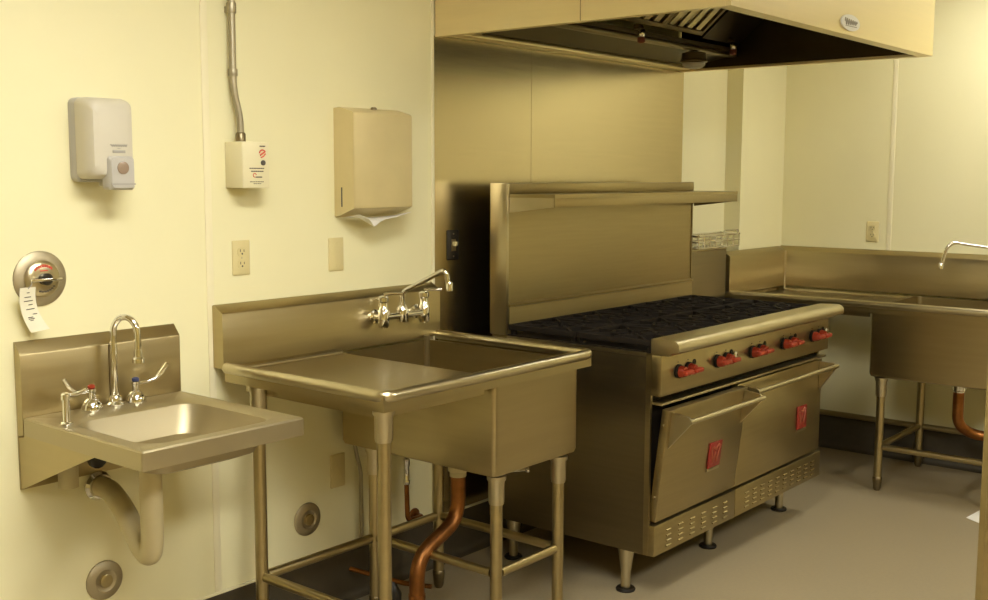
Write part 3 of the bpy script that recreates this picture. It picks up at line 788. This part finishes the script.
# grates
def make_grate():
    mb = MB()
    hx, hy = cw / 2 - .002, ch / 2 - .002
    z0, z1 = .018, .040
    b = .009
    for s in (-1, 1):
        mb.box(-hx, hx, s * hy - (b if s > 0 else 0), s * hy + (0 if s > 0 else b), z0, z1, .002)
        mb.box(s * hx - (b if s > 0 else 0), s * hx + (0 if s > 0 else b), -hy + b + .0002, hy - b - .0002, z0, z1, .002)
    def finger(ax, ay, bx_, by_):
        a = Vector((ax, ay, 0)); c = Vector((bx_, by_, 0)); d = (c - a).normalized(); n = Vector((-d.y, d.x, 0)) * .0045
        mb.prism([a + n + Vector((0, 0, z0)), a - n + Vector((0, 0, z0)), a - n + Vector((0, 0, z1 + .001)), a + n + Vector((0, 0, z1 + .001))], c - a + Vector((0, 0, 0)))
    for a in range(8):
        th = a * PI / 4
        d = Vector((math.cos(th), math.sin(th)))
        t = min(hx / abs(d.x) if abs(d.x) > 1e-6 else 9, hy / abs(d.y) if abs(d.y) > 1e-6 else 9) - .006
        finger(d.x * t, d.y * t, d.x * .030, d.y * .030)
    # ring and cross webs
    for a in range(8):
        t0, t1 = a * PI / 4, (a + 1) * PI / 4
        rr = .088
        finger(rr * math.cos(t0), rr * math.sin(t0), rr * math.cos(t1), rr * math.sin(t1))
    for sx in (-1, 1):
        for sy in (-1, 1):
            mb.box(sx * (hx - .016) - .008, sx * (hx - .016) + .008, sy * (hy - .016) - .008, sy * (hy - .016) + .008, 0, z0 + .002)
    return mb
g0 = None
ords = ['leftmost', 'second from the left', 'middle', 'second from the right', 'rightmost']
for j in range(2):
    for i in range(5):
        if g0 is None:
            g0 = make_grate().build('burner_grate', 'iron'); o = g0
        else:
            o = g0.copy(); COL.objects.link(o)
        o.location = (r0 + .007 + cw * (i + .5), cyb[j], .9445)
        tag(o, 'black cast-iron burner grate, %s in the %s row of the range' % (ords[i], 'back' if j == 0 else 'front'), 'burner grate', 'burner grates on the range')

# ------------------------------------------------------------------ stand with wire basket behind the range
st = thing('steel_stand', 'narrow stainless steel cabinet in the corner beyond the right end of the range', 'cabinet', (3.42, -.08, 0))
MB().box(3.20, 3.63, -.150, -.012, .08, 1.190, .003).build('body', 'steel_dark', st)
MB().box(3.198, 3.632, -.152, -.011, 1.191, 1.199, .002).build('top', 'steel', st)
for x in (3.23, 3.60):
    for y in (-.13, -.03 - .01):
        MB().lathe([(.014, 0), (.016, .079)], (x, y, 0), seg=12).build('foot', 'steel', st)
wb = thing('wire_basket', 'small chrome wire basket on the narrow cabinet past the range', 'basket', (3.46, -.085, 1.2))
mb = MB()
bx0, bx1, by0, by1, bz0, bz1 = 3.33, 3.78, -.145, -.035, 1.2035, 1.268
def ring(z, r):
    p = [(bx0, by0, z), (bx1, by0, z), (bx1, by1, z), (bx0, by1, z), (bx0, by0, z)]
    mb.tube(p, r, 8)
ring(bz1, .007); ring((bz0 + bz1) / 2, .0045); ring(bz0, .0035)
mb.build('hoops', 'chrome', wb)
mb = MB()
for i in range(8):
    x = bx0 + (bx1 - bx0) * i / 7
    mb.tube([(x, by0, bz1), (x, by0, bz0), (x, by1, bz0), (x, by1, bz1)], .0032, 6)
for i in range(1, 3):
    y = by0 + (by1 - by0) * i / 3
    mb.tube([(bx0, y, bz1), (bx0, y, bz0), (bx1, y, bz0), (bx1, y, bz1)], .0032, 6)
mb.build('wires', 'chrome', wb)
MB().tube(fillet([(3.76, -.148, 1.266), (3.76, -.148, 1.290), (3.60, -.148, 1.290), (3.60, -.148, 1.266)], .012), .005, 8).build('handle', 'chrome', wb)

# ------------------------------------------------------------------ steel cabinet at the right edge, paper on the floor
cb = thing('steel_cabinet', 'stainless steel cabinet whose corner edges the right side of the photo', 'cabinet', (1.40, -2.50, 0))
cX0, cX1, cY0, cY1 = 1.060, 1.72, -2.80, -2.205
MB().box(cX0, cX1, cY0, cY1, .10, 1.36, .004).build('body', 'steel', cb)
MB().box(cX0 - .003, cX1 + .003, cY0 - .003, cY1 + .003, 1.361, 1.385, .004).build('top', 'steel_bright', cb)
MB().box(cX0 - .022, cX0 - .0005, cY0 + .02, cY1 - .02, .13, 1.33, .003).build('door', 'steel', cb)
for x in (cX0 + .05, cX1 - .05):
    for y in (cY0 + .05, cY1 - .05):
        MB().lathe([(.024, 0), (.024, .02), (.016, .03), (.018, .0995)], (x, y, 0), seg=14).build('leg', 'steel_dark', cb)
pp = MB().prism([(3.524, -1.476, .001), (3.457, -1.579, .001), (3.62, -1.70, .001), (3.70, -1.492, .001)], (0, 0, .0012)).build('paper_sheet', 'paper', org=(3.6, -1.5, 0.001))
tag(pp, 'white paper sheet lying on the floor at the right edge', 'paper')

# ------------------------------------------------------------------ camera
cam = bpy.data.cameras.new('camera'); co = bpy.data.objects.new('camera', cam); COL.objects.link(co)
yaw, pitch, roll = math.radians(39.786), math.radians(6.475), math.radians(.163)
fw = Vector((math.cos(yaw) * math.cos(pitch), math.sin(yaw) * math.cos(pitch), -math.sin(pitch)))
rt = Vector((math.sin(yaw), -math.cos(yaw), 0)); up = rt.cross(fw)
r2 = rt * math.cos(roll) + up * math.sin(roll); u2 = -rt * math.sin(roll) + up * math.cos(roll)
mw = Matrix((r2, u2, -fw)).transposed().to_4x4(); mw.translation = Vector((-1.694, -2.957, 1.578))
co.matrix_world = mw
cam.sensor_width = 36; cam.sensor_fit = 'HORIZONTAL'; cam.lens = 1096 * 36 / 988
cam.clip_start = .02
S.camera = co

w = bpy.data.worlds.new('world'); S.world = w; w.use_nodes = True
w.node_tree.nodes['Background'].inputs[0].default_value = (.02, .018, .012, 1)
S.view_settings.view_transform = 'Standard'; S.view_settings.look = 'None'
S.view_settings.exposure = 1.9; S.view_settings.gamma = 1; S.view_settings.use_curve_mapping = False
